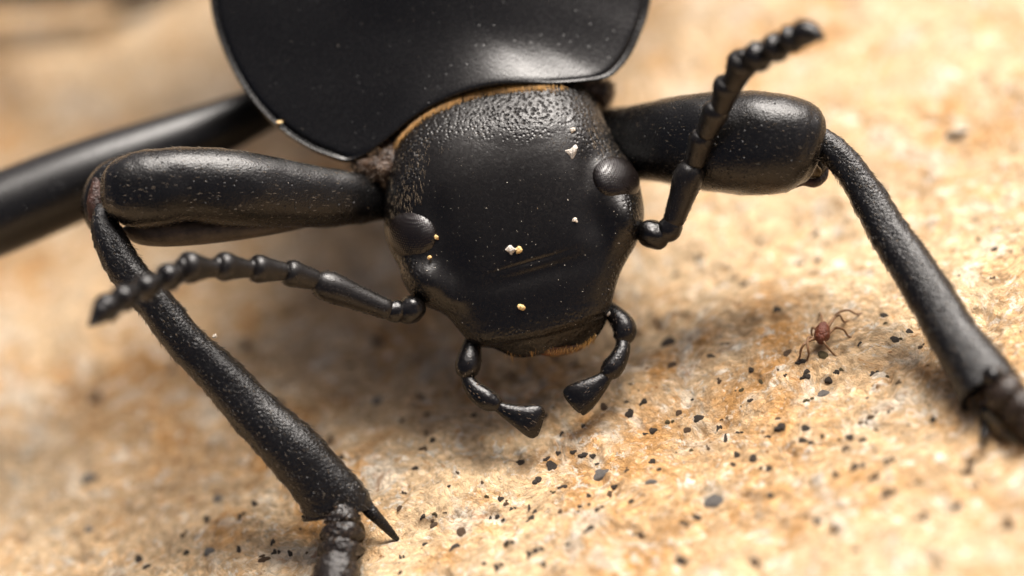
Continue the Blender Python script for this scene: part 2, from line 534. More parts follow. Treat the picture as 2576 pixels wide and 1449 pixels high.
# ---- lichen specks and inclusions set in the rock (parts of the rock)
def speck_mesh(name, mat, seed, rings=4, n=12, lobes=1):
    rg = random.Random(seed); V = []; F = []
    for L in range(lobes):
        cx, cy = (0, 0) if L == 0 else (rg.uniform(-.55, .55), rg.uniform(-.45, .45))
        rr = 1.0 if lobes == 1 else (0.62 if L == 0 else rg.uniform(.3, .5))
        ph = rg.random() * 9; b0 = len(V)
        for i in range(rings):
            s = 1 - i / rings
            for j in range(n):
                a = 2 * math.pi * j / n
                k = rr * 0.5 * (0.95 + 0.16 * math.sin(2 * a + ph) + 0.12 * math.sin(3 * a + 2 * ph) + rg.uniform(-.10, .10))
                z = (1 - s * s) * 0.21 * rr + (rg.uniform(-.05, .05) * rr if i else -0.28)
                V.append((cx + k * s * math.cos(a), cy + k * s * math.sin(a), z))
        F += [tuple(b0 + q for q in f) for f in ring_faces(rings, n)]
        V.append((cx, cy, 0.24 * rr)); F += [(b0 + rings * n, b0 + (rings - 1) * n + j, b0 + (rings - 1) * n + (j + 1) % n) for j in range(n)]
    me = bpy.data.meshes.new(name); me.from_pydata(V, [], F); me.materials.append(mat)
    me.polygons.foreach_set('use_smooth', [True] * len(me.polygons)); me.update()
    return me
SPECK = {k: [speck_mesh(nm, mt, 40 + 7 * i + s0, lobes=1 + i % 3) for i in range(6)] for k, nm, mt, s0 in
         (('d', 'lichen_speck', M_LICHEN, 0), ('b', 'brown_speck', M_LICHB, 100), ('g', 'mineral_inclusion', M_LICHG, 200), ('o', 'algae_crust', M_OLIVE, 300))}
SNAME = {'d': 'lichen_speck', 'b': 'brown_speck', 'g': 'mineral_inclusion', 'o': 'algae_crust'}
NPX_R = np.array([math.cos(ROLL), 0, 0])
def speck(x, y, w, h, kind='d', tilt=0.0, flat=1.0):
    d = ground_d(x, y); p = P(x, y, d)
    me = random.choice(SPECK[kind])
    if kind == 'g': me = SPECK['g'][0]
    sc = KPX * (DIST + d) / DIST
    e = 0.12
    n = np.array([-(rock_h(p[0] + e, p[1]) - rock_h(p[0] - e, p[1])) / (2 * e), -(rock_h(p[0], p[1] + e) - rock_h(p[0], p[1] - e)) / (2 * e), 1.0]) * np.array([.7, .7, 1])
    n /= np.linalg.norm(n)
    # image right and up laid onto the rock surface
    def lay(v):
        t = -np.dot(v, n) / np.dot(f_, n); return v + f_ * t
    a = math.radians(tilt)
    ex = lay(R_ * math.cos(a) + U_ * math.sin(a)) * w * sc; ey = lay(-R_ * math.sin(a) + U_ * math.cos(a)) * h * sc
    ez = n * min(w, h) * sc * 0.8 * flat
    o = bpy.data.objects.new(SNAME[kind], me); COL.objects.link(o); o.parent = rock
    p = p + n * (0.006 + 0.045 * min(w, h) * sc)
    M = Matrix(((ex[0] * MM, ey[0] * MM, ez[0] * MM, p[0] * MM), (ex[1] * MM, ey[1] * MM, ez[1] * MM, p[1] * MM),
                (ex[2] * MM, ey[2] * MM, ez[2] * MM, p[2] * MM), (0, 0, 0, 1)))
    o.matrix_local = M
    return o
ZA = [(1845,270,60,80),(2190,275,40,40,'b'),(2110,340,45,40,'o'),(2010,400,62,45),(1950,425,42,18),(2320,320,42,36),(2250,400,50,36,'b'),
      (1325,565,46,42),(1435,555,62,34),(1515,575,66,46),(1570,585,52,44),(1245,605,72,36),(1275,665,80,76),(1050,630,52,28),(1180,755,68,58),
      (1365,805,62,32),(1600,645,42,28),(1285,850,26,30,'o'),(910,895,52,48),(2005,620,56,42),(1815,690,42,28,'b'),(2280,545,42,28,'o'),
      (2055,680,32,32),(1730,805,62,42),(1990,770,62,26,'g'),(1540,870,36,22),(1855,910,46,38),(1605,970,62,26),(1475,950,36,18),(1545,935,26,28),
      (1130,1035,62,52),(1113,952,22,52),(890,1020,52,22),(835,1030,22,22),(930,1042,26,24),(1335,985,30,22,'b'),(985,965,42,26),(945,930,50,34,'b'),
      (350,1020,46,42),(430,1000,42,30,'o'),(425,1085,86,60,'b'),(620,1135,60,56,'b'),(580,1240,92,46),(185,1325,40,62),(955,1205,46,38),
      (1115,1295,70,60),(1165,1265,60,50),(1550,1105,82,42),(880,1385,60,62),(1215,1365,32,30),(1505,370,36,50),(180,960,30,36,'b'),(2215,1065,60,46,'b'),
      (1920,1150,70,46,'b'),(2200,1340,80,50),(1690,860,36,34,'b'),(500,993,26,14,'b'),(360,1220,42,14),(1350,420,40,30),(1230,290,40,36),(1650,230,50,40,'b'),
      (420,465,46,46),(300,670,40,40),(720,290,46,40),(380,285,46,36)]
ZB = [(950,12,72,44),(1105,35,52,44),(945,185,62,30,'o'),(620,50,42,60,'o'),(545,185,52,32),(475,115,40,40,'o'),(170,310,72,34),(310,380,36,42),
      (85,400,52,30,'b'),(365,460,26,52),(450,415,46,18),(770,370,78,68),(675,445,42,26),(940,385,64,38),(920,470,62,28),(980,488,52,28),(1060,440,22,22),
      (1265,450,62,64),(1365,465,46,40),(1185,465,26,22),(1410,305,90,40,'b',20),(1345,345,60,30,'b'),(445,575,42,32),(565,605,56,48),(420,645,26,26),(620,670,32,32),
      (680,680,62,48),(1530,625,72,48),(1300,660,80,60),(1860,320,38,34),(690,870,52,60),(1520,845,74,62),(1030,1065,74,54),(935,1030,52,42,'b'),
      (155,1030,52,42),(1750,780,60,50,'o'),(1800,1020,90,80,'b'),(2050,935,76,66),(40,1345,80,44),(1310,1260,66,56),(2140,630,100,46,'b',25),(1450,720,60,46,'b'),
      (1160,720,40,36,'b'),(2180,800,60,60,'b'),(2400,1080,80,70,'b'),(1230,530,40,30,'b')]
ZC = [(800,1400,170,120),(1350,1390,120,110),(1420,1350,90,100,'o'),(2000,1420,140,90),(1770,875,110,64),(1100,1080,170,110,'o'),(730,1200,180,120),
      (260,270,150,90),(280,1360,60,60,'b'),(2200,370,120,80),(2220,510,90,50,'o'),(450,1050,150,90,'b')]
ZD = [(1495,1045,46,46),(1730,1015,50,40),(1570,890,60,44,'g'),(1835,930,40,40),(1970,1205,46,50),(1980,1275,50,46),(1720,1265,32,50),(2090,1285,32,36),
      (1350,1275,46,42),(1505,1270,60,40,'g'),(1000,1325,56,38),(640,745,90,60,'g'),(640,1120,64,40,'g'),(1320,1160,50,44,'b'),(1060,1380,80,40),(1900,1330,120,40,'b',15)]
def put(row, sx, ox, sy, oy, s):
    x, y, w, h = row[:4]; k = row[4] if len(row) > 4 else 'd'; t = row[5] if len(row) > 5 else random.uniform(-15, 35)
    speck(ox + sx * x, oy + sy * y, w * s * 1.32, h * s * 1.32, k, t)
for r in ZA: put(r, .349, 943, .349, 943, .349)
for r in ZB: put(r, .349, 1698, .349, 943, .349)
for r in ZC: put(r, .1389, 1918, .1389, 742, .1389)
for r in ZD: put(r, .349, 0, .349, 943, .349)
for (x, y, w, h, k) in ((1961,779,14,12,'d'),(2006,665,22,18,'d'),(2058,655,26,20,'d'),(1873,714,38,24,'d'),(2055,587,26,20,'d'),(2462,603,24,20,'o'),(2505,626,18,15,'d'),
                        (2501,698,16,12,'b'),(2413,694,14,12,'d'),(2286,834,26,14,'d'),(2250,854,26,18,'d'),(2163,864,17,11,'d'),(2316,873,22,12,'b'),
                        (2410,340,90,40,'d'),(2330,690,20,14,'d'),(1850,700,26,18,'b'),(1760,650,30,22,'d'),(1700,690,26,20,'d'),(1905,640,24,18,'b'),(1680,860,34,22,'d'),
                        (1690,920,28,20,'b'),(1620,1010,28,24,'d'),(1810,960,22,16,'b'),(1890,930,18,14,'d'),(950,860,34,26,'d'),(880,920,30,22,'b'),(700,1020,40,30,'d'),
                        (830,1110,36,24,'b'),(620,870,38,26,'d'),(950,1010,30,24,'g'),(1060,1000,34,26,'b'),(1010,1060,30,24,'d'),(430,930,44,30,'b'),(240,1000,44,28,'b'),
                        (860,1150,26,20,'d'),(1060,1130,26,20,'b'),(2440,1180,34,26,'b'),(2100,1330,44,34,'b'),(1900,1420,50,30,'b')):
    speck(x, y, w, h, k, random.uniform(-10, 30))
o = speck(943 + .349 * 1640, 943 + .349 * 715, 112, 34, 'g', 14, 0.7)
o = speck(1698 + .349 * 1065, 943 + .349 * 140, 60, 25, 'g', 8, 0.8)
o = speck(1698 + .349 * 280, 943 + .349 * 910, 48, 40, 'g', 0, 0.5)
for k in range(24):   # smaller crumbs of the same lichen spread over the sharp band
    x = random.uniform(900, 2500); y = 1400 - (x - 900) * 0.36 + random.gauss(0, 110)
    if y < 1445 and not (1120 < x < 1620 and y < 1110):
        s = random.uniform(7, 15); speck(x, y, s * random.uniform(1, 1.7), s, random.choice('ddbbo'), random.uniform(-20, 40))

# ------------------------------------------------------------------ the beetle
beetle = empty('beetle', np.array([*P(1300, 560, 2.0)[:2], 0.12]))
tag(beetle, 'large matt black darkling beetle standing head-on on the pale rock', 'beetle')
SKIN = {}
def part(name, vf, mat, parent):
    o = mesh_obj(name, vf[0], vf[1], mat, parent)
    return o

# ---- pronotum: domed shield with a raised lateral bead
PR = [(890,405,1.02,.3),(935,383,1.0,0),(985,345,.92,0),(1040,300,.84,0),(1100,264,.78,0),(1170,235,.72,0),(1250,217,.70,0),(1330,213,.72,.1),(1400,213,.80,.2),(1470,207,.92,.3),
      (1520,199,1.05,.5),(1552,182,1.15,.8),(1588,138,1.3,1),(1614,82,1.45,1),(1632,30,1.6,1),(1641,-40,1.75,1),(1640,-140,1.95,1),(1612,-260,2.2,1),(1560,-370,2.5,.6),(1440,-430,2.5,0),
      (1080,-450,2.4,0),(720,-400,2.6,0),(600,-330,2.5,.6),(555,-240,2.3,1),(530,-130,2.1,1),(526,-30,1.95,1),(536,50,1.82,1),(556,115,1.7,1),(585,180,1.56,1),(622,240,1.42,1),(665,292,1.3,1),(720,340,1.2,1),(780,377,1.12,1),(835,399,1.06,.8),(865,408,1.04,.5)]
po = cr_closed(PR, 8); N = len(po)
cc = np.array([1090., -60.]); dc = 1.15
ts = [0, 3, 6, 9, 12, 15, 19, 24, 30, 38, 48, 60]
V = []
def csmooth(a, sig):
    k = np.arange(-60, 61); g = np.exp(-(k / sig) ** 2 / 2); g /= g.sum()
    return sum(g[i] * np.roll(a, k[i], 0) for i in range(len(k)))
pos_ = csmooth(po, 17)
def pron_row(q, s, t):
    kb = smooth01((t - 12) / 260)
    q = q + (pos_[:, :2] - po[:, :2]) * (kb * (1 - s))[:, None]
    w = 1 - (1 - s) ** 2.1
    d = (po[:, 2] * (1 - kb) + pos_[:, 2] * kb) * (1 - w) + dc * w
    # bead and groove along the edge
    bead = po[:, 3] * (-0.050 * np.exp(-((t - 5.0) / 4.0) ** 2) + 0.050 * np.exp(-((t - 15) / 6.0) ** 2))
    lip = 0.10 * np.exp(-t / 5.0) * (1 - 0.5 * po[:, 3])
    # broad uneven relief
    und = 0.07 * gnoise(q[:, 0] / 190, q[:, 1] / 160, 3) * s
    return PA(q[:, 0], q[:, 1], d + bead + lip + und)
L = np.linalg.norm(po[:, :2] - cc, axis=1)
under = []
for (dx, dd) in ((70, 2.1), (45, 1.3), (20, .55), (6, .16)):
    q = po[:, :2] + (cc - po[:, :2]) / L[:, None] * dx
    under.append(PA(q[:, 0], q[:, 1], po[:, 2] + dd))
V += under
for t in ts:
    q = po[:, :2] + (cc - po[:, :2]) / L[:, None] * t
    V.append(pron_row(q, t / L, np.full(N, t)))
for s in np.linspace(0, 1, 46)[1:-1]:
    t = 60 + (L - 60) * s
    q = po[:, :2] + (cc - po[:, :2]) / L[:, None] * t[:, None]
    V.append(pron_row(q, t / L, t))
rows = len(V); V = np.concatenate(V)
F = ring_faces(rows, N)
V = np.vstack([V, P(cc[0], cc[1], dc), P(cc[0], cc[1], 5.0)])
F += [(rows * N, (rows - 1) * N + j, (rows - 1) * N + (j + 1) % N) for j in range(N)]
F += [(rows * N + 1, (j + 1) % N, j) for j in range(N)]
pronV, pronF = V, F
pronotum = mesh_obj('pronotum', V, F, M_PRON, beetle)

# ---- body behind and below (mostly hidden)
def pxe(x, y, d, rx, ry, rd, tilt=0, **k):
    c = P(x, y, d); s = KPX * (DIST + d) / DIST; a = math.radians(tilt)
    return ellipsoid(c, [(R_ * math.cos(a) + U_ * math.sin(a)) * rx * s, (-R_ * math.sin(a) + U_ * math.cos(a)) * ry * s, f_ * rd], **k)
prothorax = part('prothorax', pxe(1180, 190, 2.7, 345, 195, 1.5, 14), M_LEG, beetle)
V, F = pxe(1010, -1040, 6.3, 760, 760, 3.4, 8, n=48, m=30)
elytra = mesh_obj('elytra', V, F, M_PRON, beetle)

# ---- head
HA = math.radians(13)
av = np.array([math.sin(HA), math.cos(HA)]); au = np.array([math.cos(HA), -math.sin(HA)]); HO = np.array([1213., 215.])
HPOLY = [(1190,120),(1090,165),(1020,250),(985,350),(974,430),(968,480),(966,530),(968,590),(985,640),(1003,672),(1010,700),(1028,736),(1050,760),(1076,774),(1106,785),(1128,800),(1150,826),(1172,852),
         (1193,868),(1214,876),(1232,871),(1250,880),(1285,896),(1315,900),(1345,893),(1385,893),(1425,888),(1470,874),(1500,850),(1520,820),(1532,790),(1545,740),(1556,700),(1574,660),(1600,616),
         (1616,575),(1621,535),(1616,495),(1606,450),(1588,410),(1556,372),(1534,330),(1518,292),(1500,255),(1470,190),(1420,135),(1310,105)]
hp = cr_closed(HPOLY, 8)
huv = np.stack([(hp - HO) @ au, (hp - HO) @ av], -1)
vmin, vmax = huv[:, 1].min(), huv[:, 1].max()
def extents(v):
    a = huv; b = np.roll(huv, -1, 0)
    m = ((a[:, 1] - v) * (b[:, 1] - v)) <= 0
    t = (v - a[m, 1]) / (b[m, 1] - a[m, 1] + 1e-9)
    u = a[m, 0] + (b[m, 0] - a[m, 0]) * np.clip(t, 0, 1)
    return u.min(), u.max()
VS = np.concatenate([vmin + np.array([.5, 3, 8, 16, 26]), np.linspace(vmin + 38, vmax - 30, 300), vmax - np.array([24, 18, 13, 9, 6, 3.5, 1.5, .4])])
EXT = np.array([extents(v) for v in VS])
k5 = np.ones(5) / 5
for c in range(2):
    e = np.pad(EXT[:, c], 2, mode='edge'); sm = np.convolve(e, k5, 'valid'); EXT[6:-9, c] = sm[6:-9]
def lerp_tab(tab, x):
    t = np.array(tab); return np.interp(x, t[:, 0], t[:, 1])
def smooth_tab(tab, x):
    q = cr(np.array(tab, float), 10); return np.interp(x, q[:, 0], q[:, 1])
D0 = [(-130, 2.3), (-60, 1.55), (0, 1.02), (50, .66), (110, .34), (180, .14), (260, .03), (380, -.02), (480, .0), (560, .05), (640, .16), (700, .34)]
HS = [(-130, .8), (0, 1.0), (150, 1.0), (300, .95), (450, .75), (560, .5), (640, .38), (700, .25)]
HB = [(-130, 1.6), (0, 1.9), (300, 1.9), (450, 1.5), (560, .9), (640, .5), (700, .3)]
def seg_dist(x, y, pts):
    best = np.full(np.shape(x), 1e9); side = np.zeros(np.shape(x))
    for (x0, y0), (x1, y1) in zip(pts[:-1], pts[1:]):
        dx, dy = x1 - x0, y1 - y0; L2 = dx * dx + dy * dy
        t = np.clip(((x - x0) * dx + (y - y0) * dy) / L2, 0, 1)
        qx, qy = x0 + t * dx, y0 + t * dy; dd = np.hypot(x - qx, y - qy)
        s = ((x - x0) * dy - (y - y0) * dx) / math.sqrt(L2)
        m = dd < best; best = np.where(m, dd, best); side = np.where(m, s, side)
    return best, side
SUT = [(1205, 698), (1260, 680), (1330, 660), (1400, 640), (1455, 622)]
CLY = [(1195, 868), (1290, 852), (1370, 838), (1450, 815), (1530, 785)]
def head_front(u, v, x, y, sn):
    d = smooth_tab(D0, v) + smooth_tab(HS, v) * (1 - np.sqrt(np.clip(1 - np.abs(sn) ** 2.9, 0, 1)))
    g = lambda cx, cy, rx, ry, a=0: np.exp(-((((x - cx) * math.cos(a) + (y - cy) * math.sin(a)) / rx) ** 2 + ((-(x - cx) * math.sin(a) + (y - cy) * math.cos(a)) / ry) ** 2))
    d = d - 0.25 * g(1052, 704, 90, 50, .45) - 0.25 * g(1588, 548, 54, 82, -.25)     # genal lobes over the antennal sockets
    d = d + 0.10 * g(1140, 690, 40, 60, .3) + 0.10 * g(1500, 560, 40, 60, -.2)
    d = d + 0.06 * g(1100, 560, 28, 60) + 0.06 * g(1478, 430, 28, 60)
    bd, sd_ = seg_dist(x, y, SUT)
    tp = np.clip(1 - np.abs(x - 1335) / 140, 0, 1)
    d = d + tp * (0.016 * np.exp(-(bd / 5.0) ** 2) - 0.014 * np.exp(-((-sd_ - 14) / 10.0) ** 2))
    d = d + 0.05 * g(1330, 690, 190, 30, -.26)
    bd, sd_ = seg_dist(x, y, CLY)
    low = smooth01((-sd_) / 10.0)
    d = d + 0.10 * low + 0.0016 * np.clip(-sd_, 0, 60) * low + 0.03 * np.exp(-(bd / 4.0) ** 2)
    return d
NF, NB = 220, 40
sf = np.sin(np.linspace(-np.pi / 2, np.pi / 2, NF)) * 0.999
sb = np.sin(np.linspace(np.pi / 2, -np.pi / 2, NB + 2))[1:-1]
V = []; pits = []
for v, (e0, e1) in zip(VS, EXT):
    c = (e0 + e1) / 2; hw = max((e1 - e0) / 2, .2)
    u = c + hw * sf; x = HO[0] + u * au[0] + v * av[0]; y = HO[1] + u * au[1] + v * av[1]
    d = head_front(u, v, x, y, sf)
    V.append(PA(x, y, d))
    top = smooth01((165 - v + 25 * np.sin(u / 60)) / 90); side = smooth01((np.abs(sf) - 0.80) / 0.12) * 0.75
    side2 = smooth01((np.abs(sf) - 0.62) / 0.15) * smooth01((260 - v) / 90)
    lowp = 0.35 * smooth01((v - 585) / 25)
    pits.append(np.maximum.reduce([top, side, side2, np.full_like(sf, lowp), np.full_like(sf, 0.05)]))
    ub = c + hw * sb; xb = HO[0] + ub * au[0] + v * av[0]; yb = HO[1] + ub * au[1] + v * av[1]
    edge = smooth_tab(D0, v) + smooth_tab(HS, v)
    V.append(PA(xb, yb, edge + smooth_tab(HB, v) * np.sqrt(1 - sb ** 2)))
    pits.append(np.full(NB, 0.3))
hn = NF + NB; rows = len(VS)
V = np.concatenate(V); pits = np.concatenate(pits)
F = ring_faces(rows, hn)
V = np.vstack([V, V[:hn].mean(0), V[-hn:].mean(0)]); pits = np.append(pits, [0.5, 0.3])
F += [(rows * hn, (j + 1) % hn, j) for j in range(hn)]
F += [(rows * hn + 1, (rows - 1) * hn + j, (rows - 1) * hn + (j + 1) % hn) for j in range(hn)]
F = [tuple(reversed(q)) for q in F]
headV, headF = V, F
head = mesh_obj('head', V, F, M_HEAD, beetle)
at = head.data.attributes.new('pits', 'FLOAT', 'POINT'); at.data.foreach_set('value', pits)
# lookup of the head's front surface for things that sit on it
_fr = np.concatenate([V[i * hn:i * hn + NF] for i in range(rows)])
_fx, _fy, _fd = to_px(_fr)
def head_d(x, y):
    k = np.argsort((_fx - x) ** 2 + (_fy - y) ** 2)[:4]
    return float(np.mean(_fd[k]))
_px, _py, _pd = to_px(pronV[4 * N:])
def pron_d(x, y):
    k = np.argsort((_px - x) ** 2 + (_py - y) ** 2)[:4]
    return float(np.mean(_pd[k]))

# ---- eyes
def eye(x, y, rx, ry, bulge, tilt):
    # a lens lying in the local surface of the head
    h = 16; q = lambda a, b: P(a, b, head_d(a, b))
    tx = q(x + h, y) - q(x - h, y); ty = q(x, y - h) - q(x, y + h)
    n = np.cross(tx, ty); n /= np.linalg.norm(n)
    if np.dot(n, f_) > 0: n = -n
    a = math.radians(tilt)
    e1 = R_ * math.cos(a) + U_ * math.sin(a); e1 = e1 - n * np.dot(e1, n); e1 /= np.linalg.norm(e1)
    e2 = np.cross(n, e1)
    c = q(x, y) - n * bulge * 1.1
    return part('compound_eye', ellipsoid(c, [e1 * rx, e2 * ry, n * bulge * 2.1], n=44, m=28), M_EYE, head)
eye(1027, 592, .46, .40, .11, -10)
eye(1560, 441, .45, .40, .11, 28)
# ---- labrum under the clypeus, amber at the edge
V, F = inflate([(1340,878),(1365,868),(1400,866),(1440,864),(1470,866),(1462,880),(1430,891),(1390,897),(1360,893)], lambda x, y: 0.62 + 0 * np.asarray(x), .18, .3)
labrum = part('labrum', (V, F), M_AMBER, head)

# ---- neck collar of brown membrane between pronotum and head
ncs = [(892,410,1.22,34),(930,424,1.18,66),(968,424,1.15,92),(998,388,1.25,86),(1030,330,1.4,50),(1080,275,1.35,40),(1160,235,1.25,34),(1260,216,1.2,30),(1360,212,1.25,30),(1450,214,1.35,40),(1505,226,1.45,46),(1522,244,1.5,38)]
V, F = tube(ncs, rough=0.05, rscale=7)
collar = part('neck_membrane', (V, F), M_NECK, beetle)
colV, colF = V, F
V, F = inflate([(1478,215),(1520,205),(1541,212),(1536,240),(1524,268),(1505,262),(1490,240)], lambda x, y: 1.55 + 0 * np.asarray(x), .22, .5)
flap = part('prosternum_edge', (V, F), M_NECK, beetle)

# ---- antennae
def segment_stations(p0, p1, w0, w1, bead=False):
    p0 = np.array(p0, float); p1 = np.array(p1, float)
    prof = ((0, .6 * w0), (.08, .98 * w0), (.22, 1.08 * w0), (.48, .5 * w0 + .57 * w1), (.68, 1.09 * w1), (.80, 1.10 * w1), (.90, .96 * w1), (.965, .68 * w1)) if not bead else \
           ((0, .42 * w0), (.12, .66 * w0), (.38, w0 * 1.06), (.62, w1 * 1.14), (.82, 1.0 * w1), (.95, .56 * w1))
    return [(*(p0 + (p1 - p0) * t), w) for t, w in prof]
def antenna(base, segs, hair_from):
    bx, by, bd, rx, ry, tl = base
    root = part('antenna', pxe(bx, by, bd, rx, ry, .26, tl, rough=.12, rscale=6), M_GLOSS, beetle)
    allp = []
    for i, s in enumerate(segs):
        st = segment_stations(*s)
        vf = tube(st, n=26, steps=4, cap0=.5, cap1=.6)
        part('antenna_segment', vf, M_ANT if i < 5 else M_GLOSS, root)
        # short bristles
        cnt = 320 if i == 0 else 120
        p, nn = surf_sample(vf[0], vf[1], cnt)
        ax = P(*s[1]) - P(*s[0]); ax /= np.linalg.norm(ax)
        allp.append((p, nn * (0.35 if i < hair_from else 0.8) + ax * 0.7, np.full(cnt, .042 if i < hair_from else .10)))
    p = np.concatenate([a[0] for a in allp]); dd = np.concatenate([a[1] for a in allp]); ll = np.concatenate([a[2] for a in allp])
    V, F = hairs(p, dd, ll, .007)
    h = part('antenna_bristles', (V, F), M_DARKH, root); h['kind'] = 'stuff'
    return root
lant = [((990,785,.16),(786,704,-.05),52,70),((802,707,-.03),(712,682,-.3),50,62),((722,684,-.28),(628,674,-.6),46,64),((636,678,-.58),(541,668,-.95),44,66),((550,676,-.92),(452,672,-1.3),44,72),
        ((466,682,-1.3),(398,706,-1.55),54,60,True),((412,702,-1.5),(342,734,-1.8),50,58,True),((352,726,-1.8),(288,764,-2.1),50,60,True),((300,748,-2.05),(250,790,-2.35),52,62,True)]
a1 = antenna((1032,779,.30,41,36,40), lant, 5)
vf = tube([(296,750,-2.05,26),(278,762,-2.15,56),(258,784,-2.3,56),(238,806,-2.4,30),(222,819,-2.5,6)], n=24, steps=5)
part('antenna_tip', vf, M_GLOSS, a1)
# pedicel ring between bulb and long third segment
part('pedicel', tube([(1012,782,.24,50),(996,783,.2,58),(982,784,.16,50)], n=26), M_GLOSS, a1)
rant = [((1690,570,.30),(1745,408,.02),54,70),((1744,418,.05),(1771,330,-.3),50,58),((1772,344,-.28),(1810,262,-.65),50,62),((1811,280,-.6),(1836,198,-1.0),50,66),((1840,222,-.95),(1877,138,-1.4),52,72),
        ((1868,162,-1.4),(1930,130,-1.7),60,68,True),((1916,140,-1.65),(1972,108,-1.95),56,66,True),((1958,116,-1.9),(2010,88,-2.2),54,64,True)]
a2 = antenna((1644,590,.42,43,37,-30), rant, 5)
vf = tube([(1996,96,-2.15,30),(2014,86,-2.2,62),(2038,84,-2.3,58),(2060,90,-2.4,28),(2074,96,-2.45,6)], n=24, steps=5)
part('antenna_tip', vf, M_GLOSS, a2)
p, nn = surf_sample(vf[0], vf[1], 160)
V, F = hairs(p, nn + .5 * R_, .11, .006); h = part('antenna_bristles', (V, F), M_DARKH, a2); h['kind'] = 'stuff'
part('pedicel', tube([(1668,588,.36,54),(1682,578,.33,64),(1692,564,.3,58)], n=26), M_GLOSS, a2)

# ---- maxillary palps
def palp(segs, hair):
    root = None
    for i, (st, kw) in enumerate(segs):
        vf = tube(st, n=30, steps=5, **kw)
        if root is None: root = part('maxillary_palp', vf, M_GLOSS, beetle)
        else: part('palp_segment', vf, M_GLOSS, root)
        p, nn = surf_sample(vf[0], vf[1], 70)
        ax = P(*st[-1][:3]) - P(*st[0][:3]); ax /= np.linalg.norm(ax)
        V, F = hairs(p, nn * .5 + ax, .05, .006)
        h = part('palp_bristles', (V, F), M_BROWNH, root); h['kind'] = 'stuff'
    return root
palp([([(1196,838,.75,34),(1188,862,.62,44),(1182,895,.52,60),(1177,920,.46,65),(1174,938,.45,56),(1173,946,.45,42)], dict(cap0=.3, cap1=.3)),
      ([(1172,942,.45,30),(1181,962,.42,40),(1200,986,.36,52),(1226,1005,.32,56),(1245,1016,.3,44),(1256,1024,.3,28)], dict()),
      ([(1240,1016,.3,24),(1256,1024,.3,30),(1280,1036,.28,44,36),(1306,1047,.25,60,40),(1328,1055,.24,78,42),(1343,1060,.25,86,38),(1353,1063,.26,84,30),(1360,1065,.27,70,20)], dict(cap1=.5))], 0)
palp([([(1528,770,.78,34),(1540,784,.68,44),(1560,806,.58,56),(1571,826,.52,62),(1567,844,.5,58),(1558,856,.5,40)], dict(cap0=.3, cap1=.3)),
      ([(1566,850,.5,34),(1566,876,.42,40),(1555,904,.36,50),(1540,926,.33,56),(1528,938,.32,46),(1520,946,.32,30)], dict()),
      ([(1544,934,.32,22),(1530,944,.32,30),(1510,962,.3,48,36),(1488,980,.28,66,42),(1468,995,.27,80,42),(1453,1005,.28,86,38),(1443,1011,.29,82,30),(1438,1015,.3,64,20)], dict(cap1=.5))], 0)

# ---- bristles on the head
def head_hairs(n, box, keep, L, W, dirf, mat, name, lift=.25):
    x = RNG.uniform(box[0], box[2], n); y = RNG.uniform(box[1], box[3], n)
    P0 = []; D = []
    for a, b in zip(x, y):
        if not keep(a, b): continue
        P0.append(P(a, b, head_d(a, b) - .004)); q = dirf(a, b)
        D.append(q[0] * R_ - q[1] * U_ - f_ * lift)
    P0 = np.array(P0)
    V, F = hairs(P0, np.array(D), L * RNG.uniform(.6, 1.3, len(P0)), W)
    h = part(name, (V, F), mat, head); h['kind'] = 'stuff'
from bisect import bisect
def inpoly(x, y, poly):
    c = False; j = len(poly) - 1
    for i in range(len(poly)):
        xi, yi = poly[i]; xj, yj = poly[j]
        if (yi > y) != (yj > y) and x < (xj - xi) * (y - yi) / (yj - yi + 1e-9) + xi: c = not c
        j = i
    return c
fr = [(985,370),(1010,335),(1060,292),(1120,259),(1190,233),(1260,219),(1320,214),(1375,214),(1440,217)]
frc = cr(np.array(fr, float), 60)
P0 = []; D = []; Ls = []
for k in RNG.integers(0, len(frc), 1100):
    if RNG.random() > min(1, (k + 15) / 90, (len(frc) - k) / 160): continue
    a, b = frc[k] + RNG.normal(0, 2.5, 2)
    P0.append(P(a, b + 2, max(head_d(a, b + 8), .62) - .01)); nrm = np.array([.30 * (1230 - a) / 230 * -1, 1.0]); D.append((nrm[0] + RNG.normal(0, .18)) * R_ - nrm[1] * U_ - f_ * .5)
    Ls.append(RNG.uniform(.05, .19))
V, F = hairs(np.array(P0), np.array(D), Ls, .008)
h = part('neck_fringe', (V, F), M_GOLD, head); h['kind'] = 'stuff'
LFT = [(985,430),(1005,370),(1060,310),(1090,350),(1075,430),(1060,500),(1040,540),(985,550),(972,500)]
RGT = [(1430,225),(1500,255),(1535,330),(1560,375),(1590,412),(1540,400),(1505,400),(1480,340),(1445,280)]
head_hairs(520, (960,300,1100,560), lambda a, b: inpoly(a, b, LFT), .095, .0055, lambda a, b: (RNG.normal(0, .15) + .1, 1), M_PALEH, 'cheek_setae')
head_hairs(620, (1420,215,1600,420), lambda a, b: inpoly(a, b, RGT), .095, .0055, lambda a, b: (.35 + RNG.normal(0, .15), 1), M_PALEH, 'cheek_setae')
head_hairs(260, (1060,225,1480,420), lambda a, b: b < 320 + 90 * abs(a - 1260) / 210, .05, .005, lambda a, b: (RNG.normal(0, .2), 1), M_PALEH, 'vertex_setae')
LIP = [(1270,896),(1300,898),(1330,893),(1350,886),(1400,884),(1440,880),(1475,868),(1500,846)]
lc = cr(np.array(LIP, float), 40); P0 = []; D = []
for k in list(RNG.integers(0, len(lc), 50)) + list(RNG.integers(len(lc) // 2, len(lc), 90)):
    a, b = lc[k] + RNG.normal(0, 3, 2)
    P0.append(P(a, b - 4, .40)); D.append((RNG.normal(0, .25) - .1 * (a - 1380) / 80) * R_ - U_ + f_ * RNG.normal(-.1, .3))
V, F = hairs(np.array(P0), np.array(D), RNG.uniform(.04, .15, len(P0)), .007)
